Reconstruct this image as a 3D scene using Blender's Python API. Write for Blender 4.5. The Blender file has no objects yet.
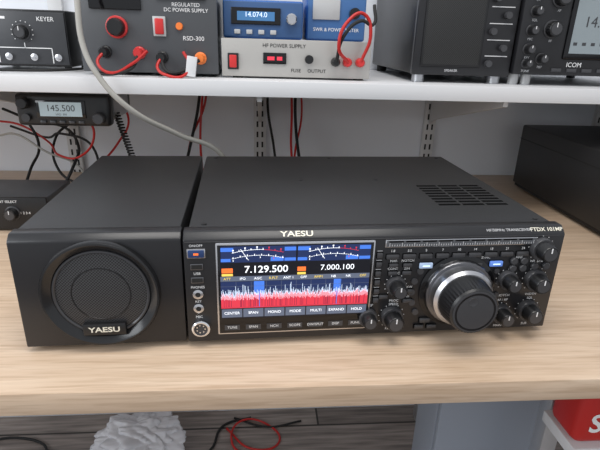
import bpy, bmesh, math, random
from mathutils import Vector, Matrix
random.seed(4)
SC=bpy.context.scene
Z0=0.75
# ------------------------------------------------------------------ materials
def mat(name,col,rough=.5,metal=0,emit=0,spec=.5,bump=0,bscale=300,var=0):
    m=bpy.data.materials.new(name);m.use_nodes=True;nt=m.node_tree;b=nt.nodes["Principled BSDF"]
    c=(*col,1) if len(col)==3 else col
    b.inputs["Base Color"].default_value=c;b.inputs["Roughness"].default_value=rough
    b.inputs["Metallic"].default_value=metal;b.inputs["Specular IOR Level"].default_value=spec
    if emit: b.inputs["Emission Color"].default_value=c;b.inputs["Emission Strength"].default_value=emit
    if bump or var:
        tc=nt.nodes.new("ShaderNodeTexCoord");n=nt.nodes.new("ShaderNodeTexNoise");n.inputs["Scale"].default_value=bscale
        n.inputs["Detail"].default_value=3
        nt.links.new(tc.outputs["Object"],n.inputs["Vector"])
        if bump:
            bp=nt.nodes.new("ShaderNodeBump");bp.inputs["Strength"].default_value=bump;bp.inputs["Distance"].default_value=.001
            nt.links.new(n.outputs["Fac"],bp.inputs["Height"]);nt.links.new(bp.outputs["Normal"],b.inputs["Normal"])
        if var:
            r=nt.nodes.new("ShaderNodeValToRGB");r.color_ramp.elements[0].position=.3;r.color_ramp.elements[1].position=.7
            r.color_ramp.elements[0].color=tuple(x*(1-var) for x in c[:3])+(1,)
            r.color_ramp.elements[1].color=tuple(min(1,x*(1+var)) for x in c[:3])+(1,)
            nt.links.new(n.outputs["Fac"],r.inputs[0]);nt.links.new(r.outputs[0],b.inputs["Base Color"])
    return m
def wood():
    m=bpy.data.materials.new("oak_laminate");m.use_nodes=True;nt=m.node_tree;b=nt.nodes["Principled BSDF"]
    tc=nt.nodes.new("ShaderNodeTexCoord")
    def noise(sc,scale,det,dist=0):
        mp=nt.nodes.new("ShaderNodeMapping");mp.inputs["Scale"].default_value=sc
        n=nt.nodes.new("ShaderNodeTexNoise");n.inputs["Scale"].default_value=scale;n.inputs["Detail"].default_value=det
        n.inputs["Distortion"].default_value=dist
        nt.links.new(tc.outputs["Object"],mp.inputs[0]);nt.links.new(mp.outputs[0],n.inputs["Vector"]);return n
    a=noise((2.0,26,26),2.4,6,1.1);f=noise((12,230,230),1.5,4,.2)
    r=nt.nodes.new("ShaderNodeValToRGB");e=r.color_ramp.elements
    e[0].position=.26;e[0].color=(.52,.375,.255,1);e[1].position=.72;e[1].color=(.67,.52,.385,1)
    x=e.new(.5);x.color=(.61,.455,.325,1)
    r2=nt.nodes.new("ShaderNodeValToRGB");e=r2.color_ramp.elements
    e[0].position=.34;e[0].color=(.78,.74,.70,1);e[1].position=.54;e[1].color=(1,1,1,1)
    mx=nt.nodes.new("ShaderNodeMix");mx.data_type='RGBA';mx.blend_type='MULTIPLY';mx.inputs[0].default_value=.7
    nt.links.new(a.outputs["Fac"],r.inputs[0]);nt.links.new(f.outputs["Fac"],r2.inputs[0])
    nt.links.new(r.outputs[0],mx.inputs[6]);nt.links.new(r2.outputs[0],mx.inputs[7]);nt.links.new(mx.outputs[2],b.inputs["Base Color"])
    b.inputs["Roughness"].default_value=.38
    return m
def floor_mat():
    m=bpy.data.materials.new("grey_plank_floor");m.use_nodes=True;nt=m.node_tree;b=nt.nodes["Principled BSDF"]
    tc=nt.nodes.new("ShaderNodeTexCoord");br=nt.nodes.new("ShaderNodeTexBrick")
    br.inputs["Scale"].default_value=1;br.inputs["Brick Width"].default_value=1.1;br.inputs["Row Height"].default_value=.14
    br.inputs["Mortar Size"].default_value=.003
    br.inputs["Color1"].default_value=(.24,.205,.185,1);br.inputs["Color2"].default_value=(.38,.33,.30,1);br.inputs["Mortar"].default_value=(.04,.035,.03,1)
    mp=nt.nodes.new("ShaderNodeMapping");mp.inputs["Scale"].default_value=(3,40,1)
    n=nt.nodes.new("ShaderNodeTexNoise");n.inputs["Scale"].default_value=2;n.inputs["Detail"].default_value=6
    nt.links.new(tc.outputs["Object"],br.inputs["Vector"]);nt.links.new(tc.outputs["Object"],mp.inputs[0]);nt.links.new(mp.outputs[0],n.inputs["Vector"])
    r=nt.nodes.new("ShaderNodeValToRGB");r.color_ramp.elements[0].position=.3;r.color_ramp.elements[0].color=(.5,.5,.5,1);r.color_ramp.elements[1].position=.7;r.color_ramp.elements[1].color=(1.3,1.3,1.3,1)
    mx=nt.nodes.new("ShaderNodeMix");mx.data_type='RGBA';mx.blend_type='MULTIPLY';mx.inputs[0].default_value=1
    nt.links.new(n.outputs["Fac"],r.inputs[0]);nt.links.new(br.outputs["Color"],mx.inputs[6]);nt.links.new(r.outputs[0],mx.inputs[7]);nt.links.new(mx.outputs[2],b.inputs["Base Color"])
    b.inputs["Roughness"].default_value=.45
    return m
def grille_mat(name,pitch,hole=(.002,.002,.002),met=(.05,.05,.052)):
    m=bpy.data.materials.new(name);m.use_nodes=True;nt=m.node_tree;b=nt.nodes["Principled BSDF"]
    tc=nt.nodes.new("ShaderNodeTexCoord");sp=nt.nodes.new("ShaderNodeSeparateXYZ");nt.links.new(tc.outputs["Object"],sp.inputs[0])
    def M(op,a,bv=None):
        n=nt.nodes.new("ShaderNodeMath");n.operation=op
        for i,v in enumerate((a,bv)):
            if v is None: continue
            if isinstance(v,(int,float)): n.inputs[i].default_value=v
            else: nt.links.new(v,n.inputs[i])
        return n.outputs[0]
    k=math.pi/pitch
    s=M('MULTIPLY',M('SINE',M('MULTIPLY',M('ADD',sp.outputs[0],sp.outputs[2]),k)),M('SINE',M('MULTIPLY',M('SUBTRACT',sp.outputs[0],sp.outputs[2]),k)))
    g=M('GREATER_THAN',M('ABSOLUTE',s),.35)
    mx=nt.nodes.new("ShaderNodeMix");mx.data_type='RGBA';nt.links.new(g,mx.inputs[0]);mx.inputs[6].default_value=(*met,1);mx.inputs[7].default_value=(*hole,1)
    nt.links.new(mx.outputs[2],b.inputs["Base Color"]);b.inputs["Roughness"].default_value=.45
    return m
M_blk=mat("black_powder_coat",(.018,.018,.019),.42,bump=.25,bscale=900)
M_blk2=mat("black_plastic",(.010,.010,.011),.34)
M_dark=mat("matte_black_rubber",(.012,.012,.012),.7)
M_slot=mat("vent_opening_black",(.001,.001,.001),.9,spec=.1)
M_gloss=mat("gloss_black",(.004,.004,.005),.08)
M_panel=mat("front_panel_black",(.014,.014,.016),.33)
M_btn=mat("button_charcoal",(.050,.050,.054),.30)
M_silver=mat("brushed_silver",(.62,.62,.64),.25,1)
M_dksil=mat("dark_metal_ring",(.20,.20,.21),.28,1)
M_dialsil=mat("dial_silver",(.55,.55,.57),.32,1)
M_chrome=mat("chrome",(.8,.8,.82),.08,1)
M_alu=mat("silver_painted_panel",(.52,.52,.52),.35,.2)
M_white=mat("white_print",(.85,.85,.85),.6)
M_prt=mat("grey_print",(.60,.60,.61),.6)
M_gold=mat("pale_gold_print",(.80,.76,.64),.4)
M_wall=mat("painted_wall",(.74,.76,.80),.85,var=.04,bscale=3)
M_shelf=mat("white_shelf_laminate",(.68,.68,.69),.4)
M_wood=wood();M_floor=floor_mat()
M_steel=mat("zinc_steel",(.55,.56,.58),.35,.8)
M_up=mat("white_upright_paint",(.62,.62,.62),.45)
M_gry=mat("grey_cable",(.36,.35,.32),.5)
M_red=mat("red_insulation",(.50,.015,.012),.4)
M_redd=mat("red_terminal",(.6,.03,.03),.35)
M_org=mat("orange_plastic",(.9,.22,.04),.4)
M_blue=mat("blue_paint",(.02,.12,.42),.4)
M_lcd=mat("lcd_blue",(.05,.16,.34),.3,emit=.35)
M_cab=mat("grey_steel_cabinet",(.27,.30,.35),.45)
M_bag=mat("white_polythene",(.70,.70,.73),.25)
M_psu=mat("charcoal_panel",(.045,.047,.052),.4)
M_grille=grille_mat("speaker_mesh",.0032,met=(.062,.062,.066))
M_grille2=grille_mat("speaker_mesh_fine",.0035,met=(.04,.04,.04))
def em(n,c,s=1): return mat(n,c,.3,emit=s)
E_w=em("screen_white",(.85,.88,.92),.9);E_red=em("screen_red",(.60,.035,.06),.65);E_red2=em("screen_dark_red",(.34,.02,.05),.6);E_pink=em("screen_pink",(.80,.30,.36),.7)
E_navy=em("screen_navy",(.012,.025,.09),.6);E_blue=em("screen_blue",(.05,.16,.6),.8);E_blk=em("screen_black",(.004,.005,.01),.3)
E_org=em("screen_orange",(.85,.16,.03),.8);E_yel=em("screen_yellow",(.80,.58,.1),.7);E_cy=em("led_cool_white",(.55,.75,1),1.3);E_gr=em("screen_grey",(.10,.12,.17),.6)
E_spk=em("screen_pale_blue",(.62,.75,.92),.8)
# ------------------------------------------------------------------ builders
def empty(name,loc,rot=0,rel=False):
    e=bpy.data.objects.new(name,None);SC.collection.objects.link(e)
    e.location=(loc[0],loc[1],loc[2]+Z0);e.rotation_euler=(0,0,rot);e.empty_display_size=.02
    e["ox"]=0. if rel else loc[0];e["oy"]=0. if rel else loc[1];e["oz"]=0. if rel else loc[2]
    return e
def link(name,data,par,loc,rot=None):
    o=bpy.data.objects.new(name,data);SC.collection.objects.link(o)
    if par:
        o.parent=par;o.location=(loc[0]-par["ox"],loc[1]-par["oy"],loc[2]-par["oz"])
    else: o.location=(loc[0],loc[1],loc[2]+Z0)
    if rot:o.rotation_euler=rot
    return o
def fin(bm,name,par,loc,m,rot=None,smooth=True,ang=.55):
    me=bpy.data.meshes.new(name);bmesh.ops.recalc_face_normals(bm,faces=bm.faces[:]);bm.to_mesh(me);bm.free()
    me.materials.append(m)
    if smooth:
        for p in me.polygons:p.use_smooth=True
        me.set_sharp_from_angle(angle=ang)
    return link(name,me,par,loc,rot)
def box(name,par,x0,x1,y0,y1,z0,z1,m,bev=0,rot=None,seg=2):
    bm=bmesh.new();bmesh.ops.create_cube(bm,size=1)
    bmesh.ops.scale(bm,vec=(abs(x1-x0),abs(y1-y0),abs(z1-z0)),verts=bm.verts)
    if bev:bmesh.ops.bevel(bm,geom=bm.edges[:],offset=bev,segments=seg,affect='EDGES',profile=.5)
    return fin(bm,name,par,((x0+x1)/2,(y0+y1)/2,(z0+z1)/2),m,rot)
def prof(name,par,x0,x1,poly,m,bev=0):
    """extrude a (y,z) polygon along x"""
    bm=bmesh.new();a=[bm.verts.new((x0,y,z)) for y,z in poly];b=[bm.verts.new((x1,y,z)) for y,z in poly]
    n=len(poly);bm.faces.new(a);bm.faces.new(b[::-1])
    for i in range(n):bm.faces.new((a[i],a[(i+1)%n],b[(i+1)%n],b[i]))
    if bev:bmesh.ops.bevel(bm,geom=bm.edges[:],offset=bev,segments=2,affect='EDGES',profile=.5)
    return fin(bm,name,par,(0,0,0) if not par else (par["ox"],par["oy"],par["oz"]),m)
def lathe(name,par,loc,pr,m,seg=40,knurl=0,rot=None,cap=True):
    """profile [(radius, outward)] turned about the -y axis"""
    bm=bmesh.new();rings=[]
    for k,(r,d) in enumerate(pr):
        ring=[]
        for i in range(seg):
            a=2*math.pi*i/seg;rr=r*(1-(knurl if i%2 else 0)) if 0<k<len(pr)-1 else r
            ring.append(bm.verts.new((rr*math.cos(a),-d,rr*math.sin(a))))
        rings.append(ring)
    for a,b in zip(rings,rings[1:]):
        for i in range(seg):bm.faces.new((a[i],a[(i+1)%seg],b[(i+1)%seg],b[i]))
    if cap:bm.faces.new(rings[0]);bm.faces.new(rings[-1][::-1])
    return fin(bm,name,par,loc,m,rot)
def quads(name,par,L,m,y):
    """flat printed patches facing -y, coordinates local to the parent"""
    bm=bmesh.new()
    for x0,x1,z0,z1 in L:
        bm.faces.new([bm.verts.new(v) for v in ((x0,0,z0),(x1,0,z0),(x1,0,z1),(x0,0,z1))])
    me=bpy.data.meshes.new(name);bm.to_mesh(me);bm.free();me.materials.append(m)
    o=bpy.data.objects.new(name,me);SC.collection.objects.link(o);o.parent=par;o.location=(0,y,0);return o
def text(name,par,s,x,y,z,size,m,rx=math.pi/2,al='CENTER',bold=0,sx=1):
    c=bpy.data.curves.new(name,'FONT');c.body=s;c.size=size;c.align_x=al;c.align_y='CENTER';c.materials.append(m);c.offset=bold;c.extrude=.00005;c.resolution_u=3
    o=link(name,c,par,(x,y,z),(rx,0,0));o.scale=(sx,1,1);return o
def tube(name,par,pts,r,m,res=8):
    c=bpy.data.curves.new(name,'CURVE');c.dimensions='3D';c.bevel_depth=r;c.bevel_resolution=3;c.use_fill_caps=True;c.resolution_u=res
    s=c.splines.new('BEZIER');s.bezier_points.add(len(pts)-1)
    for p,q in zip(s.bezier_points,pts):
        p.co=q;p.handle_left_type=p.handle_right_type='AUTO'
    c.materials.append(m)
    return link(name,c,par,(0,0,0))
def knob(par,name,x,z,r,d,y=0,m=None,mark=True):
    m=m or M_blk2
    lathe(name+"_skirt",par,(x,y,z),[(r*1.12,0),(r*1.12,.0022),(r*1.0,.0028)],M_btn,28)
    lathe(name,par,(x,y,z),[(r,.002),(r,.003),(r*.94,d-.0015),(r*.82,d)],m,36,.07)
    lathe(name+"_face",par,(x,y,z),[(r*.74,d-.001),(r*.70,d+.0004)],M_btn,28)
    if mark: box(name+"_pointer",par,x-.0006,x+.0006,y-d-.0008,y-d-.0004,z+r*.2,z+r*.75,M_white)
# ------------------------------------------------------------------ room shell
def wallbox(name,x0,x1,y0,y1,z0,z1,m):return box(name,None,x0,x1,y0,y1,z0,z1,m)
wallbox("floor",-2.5,3,-2.5,.75,-.80,-.75,M_floor)
wallbox("wall_back",-2.5,3,.75,.85,-.75,1.75,M_wall)
box("baseboard_back",None,-2.5,3,.735,.75,-.75,-.67,M_shelf,.002)
# ------------------------------------------------------------------ desk
dk=empty("desk",(0,.3,-.75))
box("desk_top",dk,-1.3,1.5,-.0703,.745,-.026,0,M_wood,.0012)
for i,(x,y) in enumerate(((.560,.145),(-1.2,.0),(-1.2,.68),(.560,.68),(1.4,.0),(1.4,.68))):
    box("leg_%d"%(i+1),dk,x-.014,x+.014,y-.014,y+.014,-.75,-.026,M_steel,.002)
box("cross_rail",dk,.535,1.4,.050,.1315,-.245,-.225,M_shelf,.002)
# ------------------------------------------------------------------ wall shelf
sh=empty("wall_shelf",(0,.55,.232))
box("shelf_board",sh,-1.4,1.6,.35,.748,.232,.257,M_shelf,.001)
for i,x in enumerate((-.37,.077,.502,.95)):
    box("upright_%d"%(i+1),sh,x-.015,x+.015,.738,.75,-.02,.60,M_up,.001)
    quads("upright_slots_%d"%(i+1),sh,[(x+s*.006-.0022,x+s*.006+.0022,z*.025-.24,z*.025-.226) for z in range(0,9) for s in(-1,1)],M_dark,.7375-.55)
    bm=bmesh.new();w=.004
    pl=[(.37,.231),(.738,.231),(.738,.13),(.70,.15),(.37,.222)]
    a=[bm.verts.new((x-w,y-.55,z-.232)) for y,z in pl];b=[bm.verts.new((x+w,y-.55,z-.232)) for y,z in pl]
    bm.faces.new(a);bm.faces.new(b[::-1])
    for k in range(5):bm.faces.new((a[k],a[(k+1)%5],b[(k+1)%5],b[k]))
    fin(bm,"bracket_arm_%d"%(i+1),sh,(0,.55,.232),M_up,smooth=False)
# ------------------------------------------------------------------ transceiver
T=empty("radio_transceiver",(0,0,0),.0452,rel=True)
H=.1352
box("case",T,.004,.416,.012,.350,.0075,H-.001,M_blk,.003)
prof("front_panel",T,0,.42,[(0,.0068),(0,.1275),(.0085,H),(.022,H),(.022,.0068)],M_panel,.0018)
for i,(x,y) in enumerate(((.04,.04),(.38,.04),(.04,.31),(.38,.31))):
    lathe("foot_%d"%(i+1),T,(x,y,0),[(.012,0),(.014,.009)],M_dark,24,rot=(-math.pi/2,0,0))
for c in range(3):
    for r in range(8):
        x0=.305+c*.0315;y=.083+r*.0116
        box("vent_slot",T,x0,x0+.028,y,y+.0058,H-.0014,H-.0008,M_slot)
for x,y in ((.02,.03),(.40,.03),(.02,.335),(.40,.335),(.21,.335),(.145,.20),(.255,.20)):
    lathe("case_screw",T,(x,y,H-.0012),[(.003,0),(.0028,.0012)],M_blk2,16,rot=(-math.pi/2,0,0))
ch=math.atan2(.0077,.0085)
text("logo",T,"YAESU",.1175,.0038,.1318,.0088,M_gold,rx=ch,bold=.0002,sx=1.35)
text("model_label",T,"HF/50MHz TRANSCEIVER",.3540,.0040,.1318,.0046,M_prt,rx=ch,sx=1.05)
text("model_label_2",T,"FTDX 101MP",.3985,.0040,.1318,.0066,M_gold,rx=ch,bold=.0001,sx=1.05)
box("trim_line",T,.002,.418,-.0006,.001,.1262,.1268,M_dksil)
# display
box("display_frame",T,.0325,.2015,-.0030,.004,.0165,.1255,M_silver,.0015)
box("display_bezel",T,.0345,.1995,-.0036,.004,.0185,.1235,M_gloss,.0006)
yS=-.0038
X0,X1=.037,.197;XM=.117
quads("screen_background",T,[(X0,X1,.037,.1225)],E_blk,yS)
q_w=[];q_b=[];q_r=[];q_g=[]
for a,b in ((X0+.001,XM-.001),(XM+.001,X1-.001)):
    W=b-a
    q_g.append((a,b,.1040,.1222))
    q_b+=[(a,a+.013,.1165,.1208),(b-.012,b,.1165,.1208),(a+W*.66,b-.013,.1050,.1095),(b-.012,b,.1050,.1085),(a,a+.010,.1050,.1085)]
    for arc,(zc,n) in enumerate(((.1150,26),(.1085,22),(.1052,12))):
        for i in range(n):
            t=i/(n-1);x=a+W*(.16+.66*t);z=zc+.0034*(1-(2*t-1)**2)
            L=q_r if (t>.6 and arc!=1) else q_w
            if arc<2: L.append((x-.0009,x+.0011,z-.0002,z+.0003))
            if i%3==0: L.append((x-.0002,x+.0005,z,z+.0019))
            if i%6==0 and arc==0: L.append((x-.0006,x+.0010,z+.0022,z+.0036))
    for i in range(24):
        t=i/23;q_w.append((a+W*(.26+.10*t),a+W*(.26+.10*t)+.0005,.1065+.012*(1-t),.1072+.012*(1-t)))
quads("meter_background",T,q_g,E_navy,yS-.0001);quads("meter_tags",T,q_b,E_blue,yS-.0002);quads("meter_scale",T,q_w,E_w,yS-.0003);quads("meter_scale_red",T,q_r,E_red,yS-.0003)
quads("vfo_tag_a",T,[(.0385,.0500,.0920,.0975),(.118,.127,.0925,.0975)],E_org,yS-.0002)
quads("vfo_tag_b",T,[(.0385,.0500,.0885,.0912),(.118,.127,.0885,.0912)],E_yel,yS-.0003)
text("frequency_main",T,"7.129.500",.0850,yS-.0004,.0955,.0112,E_w,sx=1.05,bold=.0001)
text("frequency_sub",T,"7.000.100",.1610,yS-.0004,.0958,.0090,E_w,sx=1.05)
quads("status_bar",T,[(X0,X1,.0822,.0880)],E_gr,yS-.0001)
for i in range(10):
    text("status_%d"%i,T,("ATT","IPO","AGC","R.FLT","ANT 1","OFF","AMP1","NB","NR","OFF")[i],.044+i*.0162,yS-.0003,.0851,.0040,E_yel if i%3==0 else E_w)
quads("spectrum_background",T,[(X0,X1,.0508,.0818)],E_navy,yS-.0001)
quads("spectrum_span",T,[(.072,.083,.0508,.0818),(.158,.166,.0508,.0818)],E_blue,yS-.00015)
quads("spectrum_grid",T,[(X0,X1,z,z+.0003) for z in(.066,.071,.076)]+[(X0+i*.016,X0+i*.016+.0003,.052,.0818) for i in range(1,10)],E_gr,yS-.00018)
red=[];rd2=[];pk=[];wh=[];n=230
for i in range(n):
    x=X0+(X1-X0)*i/n;w=(X1-X0)/n
    h=.0085+.0035*random.random();p=h+.0035+.0050*random.random()
    s=p+(.011*random.random() if random.random()<.28 else .0030*random.random())
    (red if random.random()<.72 else rd2).append((x,x+w,.0512,.0508+h));pk.append((x,x+w*.85,.0508+h,.0508+p));wh.append((x,x+w*.6,.0508+p*.9,.0508+min(s,.029)))
quads("spectrum_floor",T,red,E_red,yS-.0002);quads("spectrum_floor_dark",T,rd2,E_red2,yS-.0002);quads("spectrum_noise",T,pk,E_pink,yS-.0002);quads("spectrum_peaks",T,wh,E_spk,yS-.00025)
quads("spectrum_marker",T,[(.0774,.0782,.0508,.0818),(.1618,.1625,.0508,.0818)],E_blue,yS-.0004)
quads("waterfall_line",T,[(X0,X1,.0500,.0512)],E_red,yS-.0004)
quads("softkeys",T,[(X0+.0005+i*.0229,X0+.0222+i*.0229,.0385,.0488) for i in range(7)],E_gr,yS-.0001)
for i,s in enumerate(("CENTER","SPAN","MONO","MODE","MULTI","EXPAND","HOLD")):
    text("softkey_label_%d"%i,T,s,X0+.0113+i*.0229,yS-.0003,.0437,.0045,E_w)
quads("key_caps",T,[(X0+.003+i*.0229,X0+.0195+i*.0229,.0225,.0290) for i in range(7)],M_btn,yS-.0001)
for i,s in enumerate(("TUNE","SPAN","NCH","SCOPE","DW/SPLIT","DISP","FUNC")):
    text("key_label_%d"%i,T,s,X0+.0113+i*.0229,yS-.0003,.0258,.0042,M_white)
# left column
box("power_frame",T,.0035,.0225,-.0010,.002,.1085,.1190,M_silver,.0008)
box("power_button",T,.0048,.0212,-.0030,.002,.1097,.1178,mat("power_blue",(.02,.05,.16),.3),.0008)
quads("power_led",T,[(.0105,.0155,.1128,.1152)],E_org,-.0032)
text("power_label",T,"ON/OFF",.013,-.0003,.1222,.0038,M_white)
for i,z in enumerate((.0985,.0830)):
    box("usb_rim_%d"%i,T,.0065,.0195,-.0008,.001,z-.0035,z+.0035,M_dksil,.0005)
    box("usb_port_%d"%i,T,.0075,.0185,-.0012,.001,z-.0024,z+.0024,M_dark)
text("usb_label",T,"USB",.013,-.0003,.0905,.0042,M_white)
for i,(z,s) in enumerate(((.0665,"PHONES"),(.0495,"KEY"))):
    lathe("jack_%d"%i,T,(.013,0,z),[(.0055,0),(.0055,.0015),(.0042,.0020),(.0028,.0022),(.0026,.0005)],M_silver,28)
    lathe("jack_hole_%d"%i,T,(.013,0,z),[(.0026,0),(.0026,.0018)],M_dark,20)
    text("jack_label_%d"%i,T,s,.013,-.0003,z+.0080,.0038,M_white)
text("mic_label",T,"MIC",.013,-.0003,.0385,.0042,M_white)
lathe("mic_socket",T,(.0145,0,.0255),[(.0098,0),(.0098,.0045),(.0085,.0055),(.0074,.0055),(.0074,.003)],M_chrome,36)
lathe("mic_insert",T,(.0145,0,.0255),[(.0074,0),(.0074,.0038)],M_btn,30)
for i in range(7):
    a=i*math.pi*2/7;lathe("mic_pin",T,(.0145+.0045*math.cos(a),-.0036,.0255+.0045*math.sin(a)),[(.0008,0),(.0008,.0008)],M_chrome,8)
# band bar
box("band_bar_frame",T,.2125,.3860,-.0012,.001,.1160,.1248,M_silver,.0006)
box("band_bar",T,.2140,.3845,-.0016,.001,.1170,.1240,mat("band_bar_grey",(.11,.115,.125),.2),.0)
quads("band_ticks",T,[(.217+i*.00275,.2177+i*.00275,.1176 if i%5 else .1174,.1196 if i%5 else .1215) for i in range(61)],M_prt,-.0018)
quads("band_segments",T,[(.2165+i*.0185,.2325+i*.0185,.1220,.1236) for i in range(9)],M_slot,-.0018)
lab=["1.8","3.5","5","7","10","14","18","21","24","28","50"]
def btn(x,z,w=.011,h=.0055,m=None,s=None,up=.006,led=None):
    box("button_rim",T,x-w/2-.0006,x+w/2+.0006,-.0006,.001,z-h/2-.0006,z+h/2+.0006,M_slot)
    box("button",T,x-w/2,x+w/2,-.0028,.001,z-h/2,z+h/2,m or M_btn,.0009)
    if s:text("button_label",T,s,x,-.0004,z+up,.0040,M_white)
    if led:quads("button_led",T,[(x-w*.28,x+w*.28,z-.0007,z+.0007)],led,-.0030)
for i in range(9): btn(.222+i*.0188,.1050,.0140,.0052,s=lab[i],up=.0064)
for i,(z,s) in enumerate(((.1070,""),(.0960,""),(.0850,""),(.0740,""),(.0630,""),(.0520,""))):
    btn(.2075,z,.0062,.0058);quads("print_tick",T,[(.2045,.2105,z+.0045,z+.0052)],M_prt,-.0003)
for x,z,s in ((.2240,.0945,"NAR"),(.2400,.0945,"NOTCH"),(.2240,.0850,"CONT"),(.2400,.0850,"ZIN"),(.2440,.0620,"TXW"),(.2440,.0500,"RX"),(.2160,.0560,"")): btn(x,z,.0100,.0045,s=s,up=.0050)
btn(.2610,.0935,.0150,.0065,mat("lit_cap",(.35,.45,.62),.3,emit=.35),led=E_cy);btn(.3430,.0935,.0150,.0065,mat("lit_cap2",(.10,.20,.55),.3,emit=.6),led=E_cy)
text("center_label",T,"MAIN   CLAR   SUB",.3010,-.0004,.0992,.0045,M_white)
for i in range(5): btn(.2805+i*.0105,.0925,.0075,.0055,M_btn,led=E_w if i in(1,3) else None)
for i,s in enumerate(("NB","NR","DNF","APF","CH")): text("centre_print",T,s,.2805+i*.0105,-.0004,.0870,.0034,M_white)
for x,z in ((.3640,.0960),(.3760,.0960),(.3640,.0870),(.3760,.0870),(.3900,.0890),(.4040,.0890)):
    lathe("round_button",T,(x,0,z),[(.0042,0),(.0042,.0025),(.0036,.0032)],M_btn,24)
for x,z,s in ((.3925,.0950,"NR  DNF"),(.360,.0520,"NOTCH"),(.3935,.0525,"WIDTH"),(.360,.0460,"AF / RF"),(.3935,.0475,"SQL"),(.229,.0845,"MIC"),(.2290,.0500,"PROC"),(.2290,.0455,"SPEED"),(.2010,.0450,"STEP"),(.3700,.1000,"FINE"),(.360,.0115,"MAIN"),(.3930,.0130,"SUB"),(.228,.0140,"KEYER"),(.3300,.1010,"SYNC")):
    text("panel_label",T,s,x,-.0004,z,.0042,M_white)
for x,z,r in ((.229,.0700,.0125),(.228,.0300,.0148),(.360,.0730,.0128),(.3940,.0720,.0146),(.360,.0290,.0130),(.3930,.0320,.0146),(.3935,.1110,.0146)):
    quads("knob_scale",T,[(x+r*math.cos(a)-.0005,x+r*math.cos(a)+.0005,z+r*math.sin(a)-.0005,z+r*math.sin(a)+.0005) for a in [math.radians(-50+i*28) for i in range(11)]],M_white,-.0003)
# main dial
DX,DZ=.3015,.0605
lathe("dial_base_plate",T,(DX,0,DZ),[(.0445,0),(.0445,.0015),(.0430,.0022)],M_gloss,72)
lathe("dial_outer_ring",T,(DX,0,DZ),[(.0395,.001),(.0395,.0065),(.0385,.0080),(.0345,.0085)],M_dksil,72,.012)
lathe("main_dial",T,(DX,0,DZ),[(.0350,.0080),(.0350,.0100),(.0342,.0190),(.0310,.0225)],M_dialsil,72)
lathe("dial_grip",T,(DX,0,DZ),[(.0300,.0220),(.0298,.0235),(.0272,.0455),(.0250,.0478)],M_blk2,90,.025)
lathe("dial_rim",T,(DX,0,DZ),[(.0248,.0470),(.0245,.0481),(.0228,.0483)],M_btn,60)
lathe("dial_face",T,(DX,0,DZ),[(.0226,.0478),(.0224,.0485),(.0180,.0481)],M_gloss,60)
lathe("dial_dimple",T,(DX-.004,-.0481,DZ+.0125),[(.0052,0),(.0050,.0006),(.0035,.0003)],M_btn,28)
for i,(x,z) in enumerate(((.2680,.0235),(.3350,.0235))): btn(x,z,.0125,.0055)
for x in (.262,.277,.326,.341): btn(x,.0150,.0110,.0045)
for i in range(5): lathe("arc_button",T,(DX+.053*math.cos(math.radians(150+i*15)),0,DZ+.052*math.sin(math.radians(150+i*15))),[(.0036,0),(.0036,.002)],M_btn,20)
for i in range(4): lathe("arc_button",T,(DX+.050*math.cos(math.radians(28-i*18)),0,DZ+.050*math.sin(math.radians(28-i*18))),[(.0030,0),(.0030,.002)],M_btn,20)
for i,(x,z,r,d) in enumerate(((.229,.0700,.0088,.020),(.228,.0300,.0105,.020),(.200,.0305,.0085,.017),(.3935,.1110,.0105,.020),
        (.360,.0730,.0090,.020),(.3940,.0720,.0105,.020),(.360,.0290,.0092,.020),(.3930,.0320,.0105,.020))):
    knob(T,"knob_%d"%(i+1),x,z,r,d)
    lathe("knob_ring_%d"%(i+1),T,(x,0,z),[(r*1.26,0),(r*1.26,.006),(r*1.18,.0068)],M_btn,30,.05)
# ------------------------------------------------------------------ external speaker
S=empty("external_speaker",(-.0019,.0021,0),.0408,rel=True)
w=.1675
box("cabinet",S,-w+.002,-.002,.010,.350,.0075,H-.001,M_blk,.003)
prof("speaker_front",S,-w,0,[(0,.0068),(0,.1285),(.0075,H),(.022,H),(.022,.0068)],M_panel,.0018)
for i,(x,y) in enumerate(((-.15,.04),(-.02,.04),(-.15,.31),(-.02,.31))):
    lathe("foot_%d"%(i+1),S,(x,y,0),[(.010,0),(.012,.009)],M_dark,24,rot=(-math.pi/2,0,0))
cx,cz=-.0835,.0700
M_ring=mat("satin_black_ring",(.012,.012,.013),.2)
lathe("speaker_bezel",S,(cx,0,cz),[(.0600,0),(.0600,.0055),(.0588,.0075),(.0570,.0078),(.0550,.0065),(.0490,.0010)],M_ring,80,cap=False)
lathe("speaker_surround",S,(cx,0,cz),[(.0490,.0004),(.0485,.0022),(.0470,.0026),(.0458,.0014)],M_btn,80,cap=False)
lathe("speaker_grille",S,(cx,0,cz),[(.0460,.0008),(.0440,.0012),(.030,.0030),(.012,.0040)],M_grille,64)
lathe("cone_ring",S,(cx,0,cz),[(.0305,.0024),(.0300,.0034),(.0290,.0035),(.0285,.0026)],M_blk2,64,cap=False)
box("badge",S,cx-.022,cx+.022,-.0072,-.001,cz-.0470,cz-.0335,M_blk2,.0012)
text("logo",S,"YAESU",cx,-.0074,cz-.0402,.0084,M_gold,bold=.0002,sx=1.3)
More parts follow.
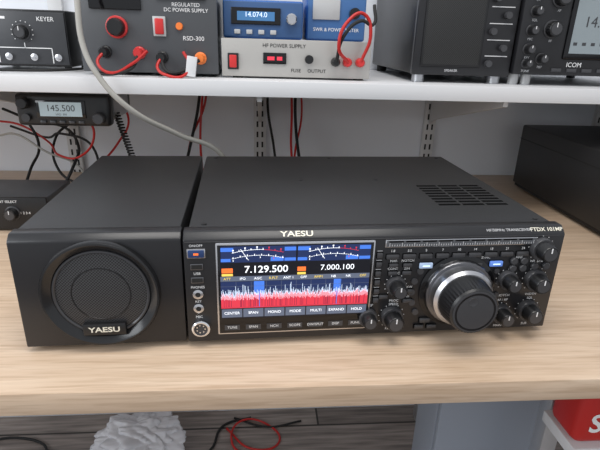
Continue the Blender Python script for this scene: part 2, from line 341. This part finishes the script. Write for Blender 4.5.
# ------------------------------------------------------------------ amplifier right on desk
A=empty("amplifier",(.9,.42,0))
box("amp_case",A,.691,1.12,.24,.642,.012,.150,M_blk,.004)
box("amp_front",A,.688,1.123,.225,.245,.010,.152,M_panel,.004)
box("amp_seam",A,.6903,.695,.25,.64,.118,.1195,M_dark)
box("amp_base",A,.695,1.115,.25,.635,.006,.013,M_dark)
for x,y in((.72,.27),(1.09,.27),(.72,.61),(1.09,.61)):lathe("foot",A,(x,y,0),[(.014,0),(.015,.012)],M_dark,20,rot=(-math.pi/2,0,0))
lathe("amp_knob",A,(1.04,.225,.08),[(.02,0),(.019,.018),(.017,.02)],M_btn,40,.05)
quads("amp_meter",A,[(.75-.9,.86-.9,.05,.11)],M_gloss,.2245-.42)
# ------------------------------------------------------------------ small box left on desk
B=empty("antenna_switch_box",(-.36,.39,0))
box("switch_case",B,-.430,-.283,.352,.465,.004,.058,M_psu,.002)
box("switch_front",B,-.432,-.281,.346,.353,.003,.060,M_blk2,.0015)
knob(B,"selector",-.338,.033,.011,.014,y=.346);knob(B,"level",-.395,.030,.008,.012,y=.346)
text("switch_label",B,"ANT SELECT",-.345,.3455,.053,.006,M_white);text("switch_label_2",B,"1 2 3 4",-.318,.3455,.033,.006,M_white)
for x in(-.42,-.295):
    for y in(.36,.45):lathe("foot",B,(x,y,0),[(.005,0),(.005,.005)],M_dark,14,rot=(-math.pi/2,0,0))
# ------------------------------------------------------------------ shelf items
ST=.257
K=empty("morse_keyer",(-.33,.5,ST))
box("keyer_case",K,-.400,-.252,.465,.570,ST+.006,ST+.098,M_blk2,.003)
box("keyer_front",K,-.398,-.254,.461,.466,ST+.010,ST+.094,M_psu,.001)
lathe("knob_scale",K,(-.325,.4608,ST+.062),[(.017,0),(.017,.0006)],M_psu,36)
for i in range(11):
    a=math.radians(-40+i*26);box("scale_tick",K,-.325+.0175*math.cos(a)-.0007,-.325+.0175*math.cos(a)+.0007,.4598,.4606,ST+.062+.0175*math.sin(a)-.0007,ST+.062+.0175*math.sin(a)+.0007,M_white)
knob(K,"speed_knob",-.325,ST+.062,.012,.014,y=.461)
quads("keyer_diagram",K,[(x+.33,x+.33+w_,z,z+h_) for x,z,w_,h_ in((-.370,.036,.09,.0014),(-.370,.012,.0014,.025),(-.281,.012,.0014,.025),(-.325,.036,.0014,.009),(-.395,.082,.045,.004),(-.395,.062,.02,.010))],M_white,-.0395)
for x in(-.385,-.352,-.310,-.270): lathe("keyer_jack",K,(x,.461,ST+.022),[(.006,0),(.006,.004),(.003,.005)],M_silver,20)
for x in(-.39,-.262):
    for y in(.475,.56):lathe("foot",K,(x,y,ST),[(.006,0),(.006,.007)],M_dark,14,rot=(-math.pi/2,0,0))
text("keyer_text",K,"KEYER",-.285,.4605,ST+.083,.010,M_white)
tube("keyer_cable",K,[(-.385,.457,ST+.022),(-.392,.425,ST+.010),(-.37,.400,ST+.004),(-.33,.395,ST+.004),(-.26,.42,ST+.004),(-.235,.52,ST+.004),(-.24,.66,ST+.004)],.0022,M_dark)
P=empty("bench_power_supply",(-.1,.5,ST))
box("psu_case",P,-.208,.006,.405,.640,ST+.006,ST+.165,M_blk2,.003)
box("psu_front",P,-.211,.009,.398,.407,ST+.005,ST+.167,mat("psu_grey",(.075,.079,.086),.4),.002)
box("psu_meter",P,-.190,-.110,.394,.399,ST+.100,ST+.150,M_gloss,.001);box("psu_meter_2",P,-.085,-.008,.394,.399,ST+.118,ST+.150,M_gloss,.001)
text("psu_title",P,"REGULATED\nDC POWER SUPPLY",-.040,.3972,ST+.106,.0080,M_white);text("psu_model",P,"RSD-300",-.030,.3972,ST+.060,.0095,M_white)
lathe("adjust_ring",P,(-.150,.398,ST+.074),[(.017,0),(.017,.004),(.015,.005)],M_redd,36)
lathe("adjust_knob",P,(-.150,.398,ST+.074),[(.014,.004),(.013,.016),(.011,.018)],M_blk2,36,.06)
box("power_rocker_frame",P,-.093,-.073,.394,.399,ST+.062,ST+.092,M_alu,.001);box("power_rocker",P,-.090,-.076,.391,.397,ST+.065,ST+.089,M_redd,.002)
lathe("pilot_lamp",P,(-.052,.398,ST+.078),[(.006,0),(.005,.004)],M_org,20)
for nm,x,z,mm in (("terminal_black",-.172,.036,M_blk2),("terminal_red",-.118,.036,M_redd),("terminal_gnd",-.082,.030,M_blk2),("terminal_aux",-.020,.030,M_org)):
    lathe(nm,P,(x,.398,ST+z),[(.010,0),(.010,.003),(.008,.004),(.008,.014),(.006,.018)],mm,24,.08)
for x in(-.19,-.01):
    for y in(.42,.62):lathe("foot",P,(x,y,ST),[(.009,0),(.009,.007)],M_dark,16,rot=(-math.pi/2,0,0))
z=ST
tube("lead_red",P,[(-.172,.384,z+.036),(-.178,.370,z+.020),(-.160,.365,z+.006),(-.125,.370,z+.020),(-.100,.372,z+.040)],.0024,M_red)
tube("lead_black",P,[(-.118,.384,z+.034),(-.125,.372,z+.015),(-.150,.366,z+.005),(-.185,.372,z+.004)],.0028,M_dark)
tube("lead_red_2",P,[(-.082,.384,z+.030),(-.086,.372,z+.014),(-.070,.366,z+.004),(-.045,.366,z+.004),(-.035,.372,z+.020),(-.045,.378,z+.040)],.0024,M_red)
tube("lead_black_2",P,[(-.082,.384,z+.026),(-.07,.370,z+.010),(-.05,.37,z+.010),(-.02,.380,z+.028)],.0028,M_dark)
box("plug_tag",P,-.040,-.024,.366,.372,z+.003,z+.034,M_shelf,.001,rot=(0,.15,0))
Q=empty("linear_power_supply",(.14,.5,ST))
box("supply_case",Q,.030,.262,.410,.640,ST+.004,ST+.060,M_alu,.002)
box("supply_front",Q,.014,.266,.402,.411,ST+.003,ST+.063,mat("satin_panel",(.46,.445,.42),.35,.3),.0015)
box("supply_display",Q,.083,.122,.399,.403,ST+.024,ST+.042,M_gloss,.001);quads("supply_digits",Q,[(-.05,-.038,.030,.036),(-.034,-.025,.030,.036)],E_red,.3985-.5)
text("supply_title",Q,"HF POWER SUPPLY",.118,.4015,ST+.053,.0085,M_dark);text("supply_title2",Q,"FUSE     OUTPUT",.160,.4015,ST+.014,.008,M_dark)
box("rocker_frame",Q,.024,.042,.399,.403,ST+.014,ST+.040,M_blk2,.001);box("rocker",Q,.027,.039,.396,.401,ST+.017,ST+.037,M_redd,.0015)
lathe("supply_knob",Q,(.160,.402,ST+.033),[(.007,0),(.007,.01)],M_blk2,24,.06)
for x,m in((.205,M_blk2),(.225,M_redd),(.247,M_redd)):lathe("binding_post",Q,(x,.402,ST+.030),[(.0075,0),(.0075,.012),(.005,.016)],m,24,.08)
tube("lead_red",Q,[(.225,.388,z+.030),(.205,.37,z+.055),(.225,.375,z+.100),(.245,.38,z+.105),(.258,.38,z+.075),(.247,.388,z+.032)],.0028,M_red)
tube("lead_black",Q,[(.205,.388,z+.030),(.212,.372,z+.07),(.240,.377,z+.095),(.262,.385,z+.09),(.265,.40,z+.12)],.0028,M_dark)
for x in(.04,.25):
    for y in(.42,.62):lathe("foot",Q,(x,y,ST),[(.009,0),(.009,.005)],M_dark,16,rot=(-math.pi/2,0,0))
F=empty("frequency_counter",(.08,.47,ST+.062))
zz=ST+.063
box("counter_case",F,.016,.150,.425,.560,zz,zz+.060,M_blue,.004)
box("counter_front",F,.018,.148,.421,.426,zz+.003,zz+.057,mat("counter_face",(.04,.10,.24),.4),.001)
box("counter_window",F,.030,.112,.418,.422,zz+.022,zz+.048,M_gloss,.001);quads("counter_lcd",F,[(.040-.08,.102-.08,.029,.043)],M_lcd,.4175-.47)
text("counter_digits",F,"14.074.0",.071,.4170,zz+.037,.011,E_spk)
for x in(.040,.060,.080,.100):box("counter_button",F,x-.005,x+.005,.417,.422,zz+.007,zz+.014,M_alu,.001)
lathe("counter_knob",F,(.130,.421,zz+.032),[(.009,0),(.009,.010),(.007,.012)],M_silver,24,.05)
G=empty("swr_meter",(.20,.5,ST+.062))
box("meter_case",G,.158,.262,.450,.560,zz,zz+.075,M_blue,.004)
box("meter_front",G,.160,.260,.446,.451,zz+.003,zz+.072,mat("meter_blue_face",(.05,.14,.34),.4),.001)
box("meter_window",G,.168,.215,.443,.447,zz+.034,zz+.066,M_alu,.001);text("meter_text",G,"SWR & POWER METER",.21,.4455,zz+.018,.008,M_white)
lathe("meter_knob",G,(.240,.446,zz+.045),[(.009,0),(.009,.012)],M_blk2,24,.05)
V=empty("base_station_speaker",(.42,.56,ST))
box("unit_case",V,.342,.512,.412,.735,ST+.014,ST+.185,M_blk2,.003)
box("unit_front",V,.340,.514,.402,.414,ST+.013,ST+.187,M_panel,.002)
box("unit_grille",V,.355,.455,.3985,.403,ST+.030,ST+.165,M_grille2,.003)
box("unit_grille_frame",V,.352,.458,.3997,.403,ST+.027,ST+.168,M_blk2,.002)
for i in range(5):lathe("unit_button_%d"%i,V,(.472+(i%2)*.022,.402,ST+.034+i*.026),[(.006,0),(.0055,.008)],M_btn,24,.05)
for i in range(5):box("unit_mark",V,.465,.505,.4012,.4022,ST+.046+i*.026,ST+.0475+i*.026,M_prt)
text("unit_label",V,"SPEAKER",.408,.4010,ST+.021,.006,M_prt)
for x in(.36,.50):
    for y in(.43,.71):lathe("foot",V,(x,y,ST),[(.011,0),(.011,.015)],M_steel if y<.5 else M_dark,18,rot=(-math.pi/2,0,0))
R=empty("base_station_radio",(.66,.55,ST))
box("radio_case",R,.520,.800,.410,.660,ST+.022,ST+.175,M_blk2,.003)
box("radio_front",R,.517,.803,.395,.412,ST+.018,ST+.178,M_panel,.004)
box("radio_lcd_frame",R,.600,.745,.391,.396,ST+.045,ST+.160,M_gloss,.003)
quads("radio_lcd",R,[(.608-.66,.737-.66,.055,.150)],mat("grey_lcd",(.24,.28,.30),.15,emit=.10),.3905-.55)
quads("radio_lcd_lines",R,[(.613-.66+i*.016,.620-.66+i*.016,zq,zq+.005) for i in range(7) for zq in(.068,.140)],M_psu,.3903-.55)
text("radio_lcd_digits",R,"14.195.00",.672,.3902,ST+.105,.024,M_psu)
text("radio_brand",R,"ICOM",.625,.3945,ST+.036,.011,M_white)
for i,(x,z_,r) in enumerate(((.578,.142,.014),(.572,.093,.013),(.538,.120,.008),(.536,.090,.008),(.536,.060,.008),(.537,.037,.007),(.562,.045,.008),(.538,.150,.007))):
    knob(R,"knob_%d"%(i+1),x,ST+z_,r,.016,y=.395)
    text("radio_print",R,("AF","RF","SQL","MIC","KEY","TONE","PBT","TX")[i],x+.001,.3945,ST+z_-r-.006,.0055,M_prt)
for i in range(6):box("radio_button",R,.585+i*.028,.603+i*.028,.3925,.396,ST+.024,ST+.030,M_btn,.001)
for x in(.532,.555,.78):lathe("front_foot",R,(x,.42,ST),[(.009,0),(.009,.023)],M_alu,18,rot=(-math.pi/2,0,0))
for x in(.54,.78):lathe("back_foot",R,(x,.64,ST),[(.009,0),(.009,.023)],M_dark,18,rot=(-math.pi/2,0,0))
U=empty("mobile_radio",(-.26,.5,.2))
box("mobile_body",U,-.330,-.190,.440,.590,.172,.218,M_psu,.002)
box("mobile_face",U,-.338,-.182,.418,.442,.168,.222,M_blk2,.006,seg=3)
box("mobile_lcd_bezel",U,-.304,-.222,.4160,.420,.182,.212,M_gloss,.001)
quads("mobile_lcd",U,[(-.298+.26,-.228+.26,-.015,.009)],mat("mobile_lcd_glass",(.36,.44,.47),.2,emit=.3),.4155-.5)
text("mobile_digits",U,"145.500",-.263,.4152,.1985,.015,M_psu);text("mobile_digits_2",U,"VFO  FM",-.263,.4152,.188,.005,M_psu)
lathe("mobile_knob",U,(-.322,.418,.207),[(.010,0),(.010,.012),(.008,.014)],M_blk2,28,.05);lathe("mobile_knob_2",U,(-.199,.418,.183),[(.010,0),(.010,.012),(.008,.014)],M_btn,28,.05)
for i in range(5):box("mobile_button",U,-.300+i*.016,-.290+i*.016,.4155,.419,.1725,.1775,M_btn,.001)
lathe("mobile_mic_jack",U,(-.322,.418,.182),[(.007,0),(.007,.005)],M_btn,20)
for x in(-.334,-.188):box("mount_bracket",U,x-.0015,x+.0015,.46,.56,.175,.232,M_steel)
box("mount_plate",U,-.335,-.187,.46,.56,.229,.2318,M_steel)
pts=[];N=150
for i in range(N):
    t=i/(N-1);a=i*.9;pts.append((-.186+.03*t+.005*math.cos(a),.47+.005*math.sin(a),.185-.115*t))
tube("curly_cord",U,pts,.0017,M_dark,3)
# ------------------------------------------------------------------ cables
tube("coax_cable",None,[(-.190,.37,.43),(-.192,.352,.360),(-.186,.338,.300),(-.168,.330,.262),(-.128,.330,.215),(-.060,.375,.165),(.005,.405,.128),(.03,.42,.06),(.04,.44,.005)],.0044,M_gry,16)
C=empty("cable_bundle",(-.2,.6,0))
def cb(p,r,m):tube("cable",C,p,r,m)
cb([(-.06,.72,.232),(-.063,.70,.18),(-.08,.68,.10),(-.10,.60,.004)],.0035,M_dark)
cb([(-.05,.715,.232),(-.055,.69,.18),(-.06,.67,.09),(-.05,.62,.004)],.0028,M_red)
cb([(-.045,.73,.232),(-.052,.71,.17),(-.085,.69,.09),(-.09,.63,.004)],.0028,M_red)
cb([(.150,.72,.232),(.152,.70,.16),(.150,.66,.08),(.16,.60,.003)],.0028,M_red)
cb([(.162,.72,.232),(.160,.70,.16),(.166,.66,.08),(.18,.60,.003)],.0035,M_dark)
cb([(.172,.73,.232),(.176,.71,.15),(.160,.66,.08),(.15,.60,.003)],.0024,M_red)
cb([(.10,.73,.232),(.095,.71,.18),(.11,.68,.08),(.12,.62,.003)],.0030,M_dark)
cb([(-.50,.70,.155),(-.42,.68,.13),(-.36,.66,.125),(-.31,.60,.10),(-.29,.5,.07),(-.31,.48,.03)],.0030,M_dark)
cb([(-.50,.66,.135),(-.44,.64,.13),(-.38,.62,.10),(-.33,.55,.085),(-.28,.52,.09),(-.24,.5,.14),(-.25,.5,.175)],.0022,M_red)
cb([(-.48,.68,.12),(-.40,.66,.10),(-.34,.6,.12),(-.27,.57,.10),(-.26,.52,.03),(-.29,.5,.004)],.0025,M_dark)
cb([(-.44,.66,.22),(-.42,.62,.16),(-.39,.6,.10),(-.38,.52,.06),(-.38,.48,.03)],.0028,M_dark)
cb([(-.48,.62,.11),(-.42,.58,.12),(-.36,.56,.09),(-.30,.56,.06),(-.27,.54,.004)],.0022,M_gry)
cb([(-.30,.60,.20),(-.32,.64,.15),(-.36,.62,.11),(-.34,.56,.05),(-.27,.52,.02),(-.25,.5,.004)],.0026,M_dark)
cb([(-.22,.60,.20),(-.21,.64,.14),(-.24,.64,.09),(-.28,.58,.03),(-.26,.54,.004)],.0024,M_red)
lathe("antenna_plug",C,(.262,.44,0),[(.016,0),(.016,.095),(.016,.108),(.010,.113)],M_dark,24,rot=(-math.pi/2,0,0))
# ------------------------------------------------------------------ under the desk
cb_=empty("steel_cabinet",(.5,.28,-.75))
box("cabinet_body",cb_,.405,.640,.235,.33,-.745,-.06,M_cab,.006)
box("cabinet_door",cb_,.408,.637,.225,.236,-.735,-.07,M_cab,.004)
box("cabinet_handle",cb_,.420,.430,.213,.226,-.56,-.46,M_steel,.002)
box("plinth",cb_,.41,.635,.24,.325,-.75,-.744,M_dark)
from mathutils import noise
def crumple(name,loc,sc,m,seed):
    bm=bmesh.new();bmesh.ops.create_icosphere(bm,subdivisions=6,radius=1)
    rnd=random.Random(seed);pl=[(Vector((rnd.uniform(-1,1),rnd.uniform(-1,1),rnd.uniform(-.4,1))).normalized(),rnd.uniform(.60,1.0)) for _ in range(60)]
    for v in bm.verts:
        n=v.co.normalized();k=1.15
        for d,h in pl:
            c=n.dot(d)
            if c>.05:k=min(k,h/c)
        k+=.22*(abs(noise.noise(n*2.6+Vector((seed,0,0))))-.2)+.07*abs(noise.noise(n*6))
        v.co=n*k;v.co.x*=sc[0];v.co.y*=sc[1];v.co.z*=sc[2];v.co.z=max(v.co.z,-sc[2]*.55)
    return fin(bm,name,None,(loc[0],loc[1],loc[2]+sc[2]*.55),m,ang=.7)
crumple("plastic_bag",(-.245,.60,-.75),(.165,.10,.075),M_bag,8)
L=empty("wire_bundle",(.05,.6,-.75))
def fl(p,r,m):tube("wire",L,p,r,m)
fl([(-.02,.66,-.747),(.06,.58,-.747),(.13,.60,-.747),(.10,.67,-.747),(.02,.68,-.74),(.00,.60,-.745),(.05,.55,-.746)],.003,M_red)
fl([(-.5,.60,-.746),(-.40,.50,-.746),(-.20,.47,-.746),(-.06,.58,-.746),(-.03,.67,-.746),(.05,.7,-.746)],.0035,M_dark)
fl([(-.75,.60,-.746),(-.6,.65,-.746),(-.5,.58,-.746),(-.62,.52,-.746)],.0035,M_dark)
fl([(.0,.70,-.746),(.1,.66,-.746),(.2,.68,-.746)],.003,M_dark)
W=empty("red_snack_packet",(.65,.09,-.225))
box("packet",W,.5360,.74,.056,.124,-.2245,-.120,M_red,.014,seg=3)
text("packet_text",W,"SALE",.600,.0552,-.185,.045,M_white,bold=.001)
# ------------------------------------------------------------------ light
def area(name,loc,rot,sx,sy,en,col=(1,1,1)):
    l=bpy.data.lights.new(name,'AREA');l.shape='RECTANGLE';l.size=sx;l.size_y=sy;l.energy=en;l.color=col
    o=bpy.data.objects.new(name,l);SC.collection.objects.link(o);o.location=loc;o.rotation_euler=rot
area("ceiling_light",(.1,-.35,2.45),(0,0,0),1.2,.7,20,(1,.97,.93))
area("window_light",(-1.9,-.9,1.75),(0,math.radians(-62),math.radians(20)),1.2,1.4,27,(.92,.96,1))
wd=bpy.data.worlds.new("room_ambience");SC.world=wd;wd.use_nodes=True;bg=wd.node_tree.nodes["Background"];bg.inputs[0].default_value=(.90,.94,1,1);bg.inputs[1].default_value=.70
# ------------------------------------------------------------------ camera
yaw,p,r=.0863,.3675,.0316
f=Vector((math.sin(yaw)*math.cos(p),math.cos(yaw)*math.cos(p),-math.sin(p)));Rv=Vector((math.cos(yaw),-math.sin(yaw),0));Uv=Rv.cross(f)
r_=math.cos(r)*Rv+math.sin(r)*Uv;u_=-math.sin(r)*Rv+math.cos(r)*Uv
cd=bpy.data.cameras.new("camera");cd.sensor_width=36;cd.lens=485.74/600*36;cd.clip_start=.01
co=bpy.data.objects.new("camera",cd);SC.collection.objects.link(co)
mx=Matrix((r_,u_,-f)).transposed().to_4x4();mx.translation=Vector((.0793,-.4608,.3234+Z0));co.matrix_world=mx
SC.camera=co
SC.view_settings.view_transform='Standard'
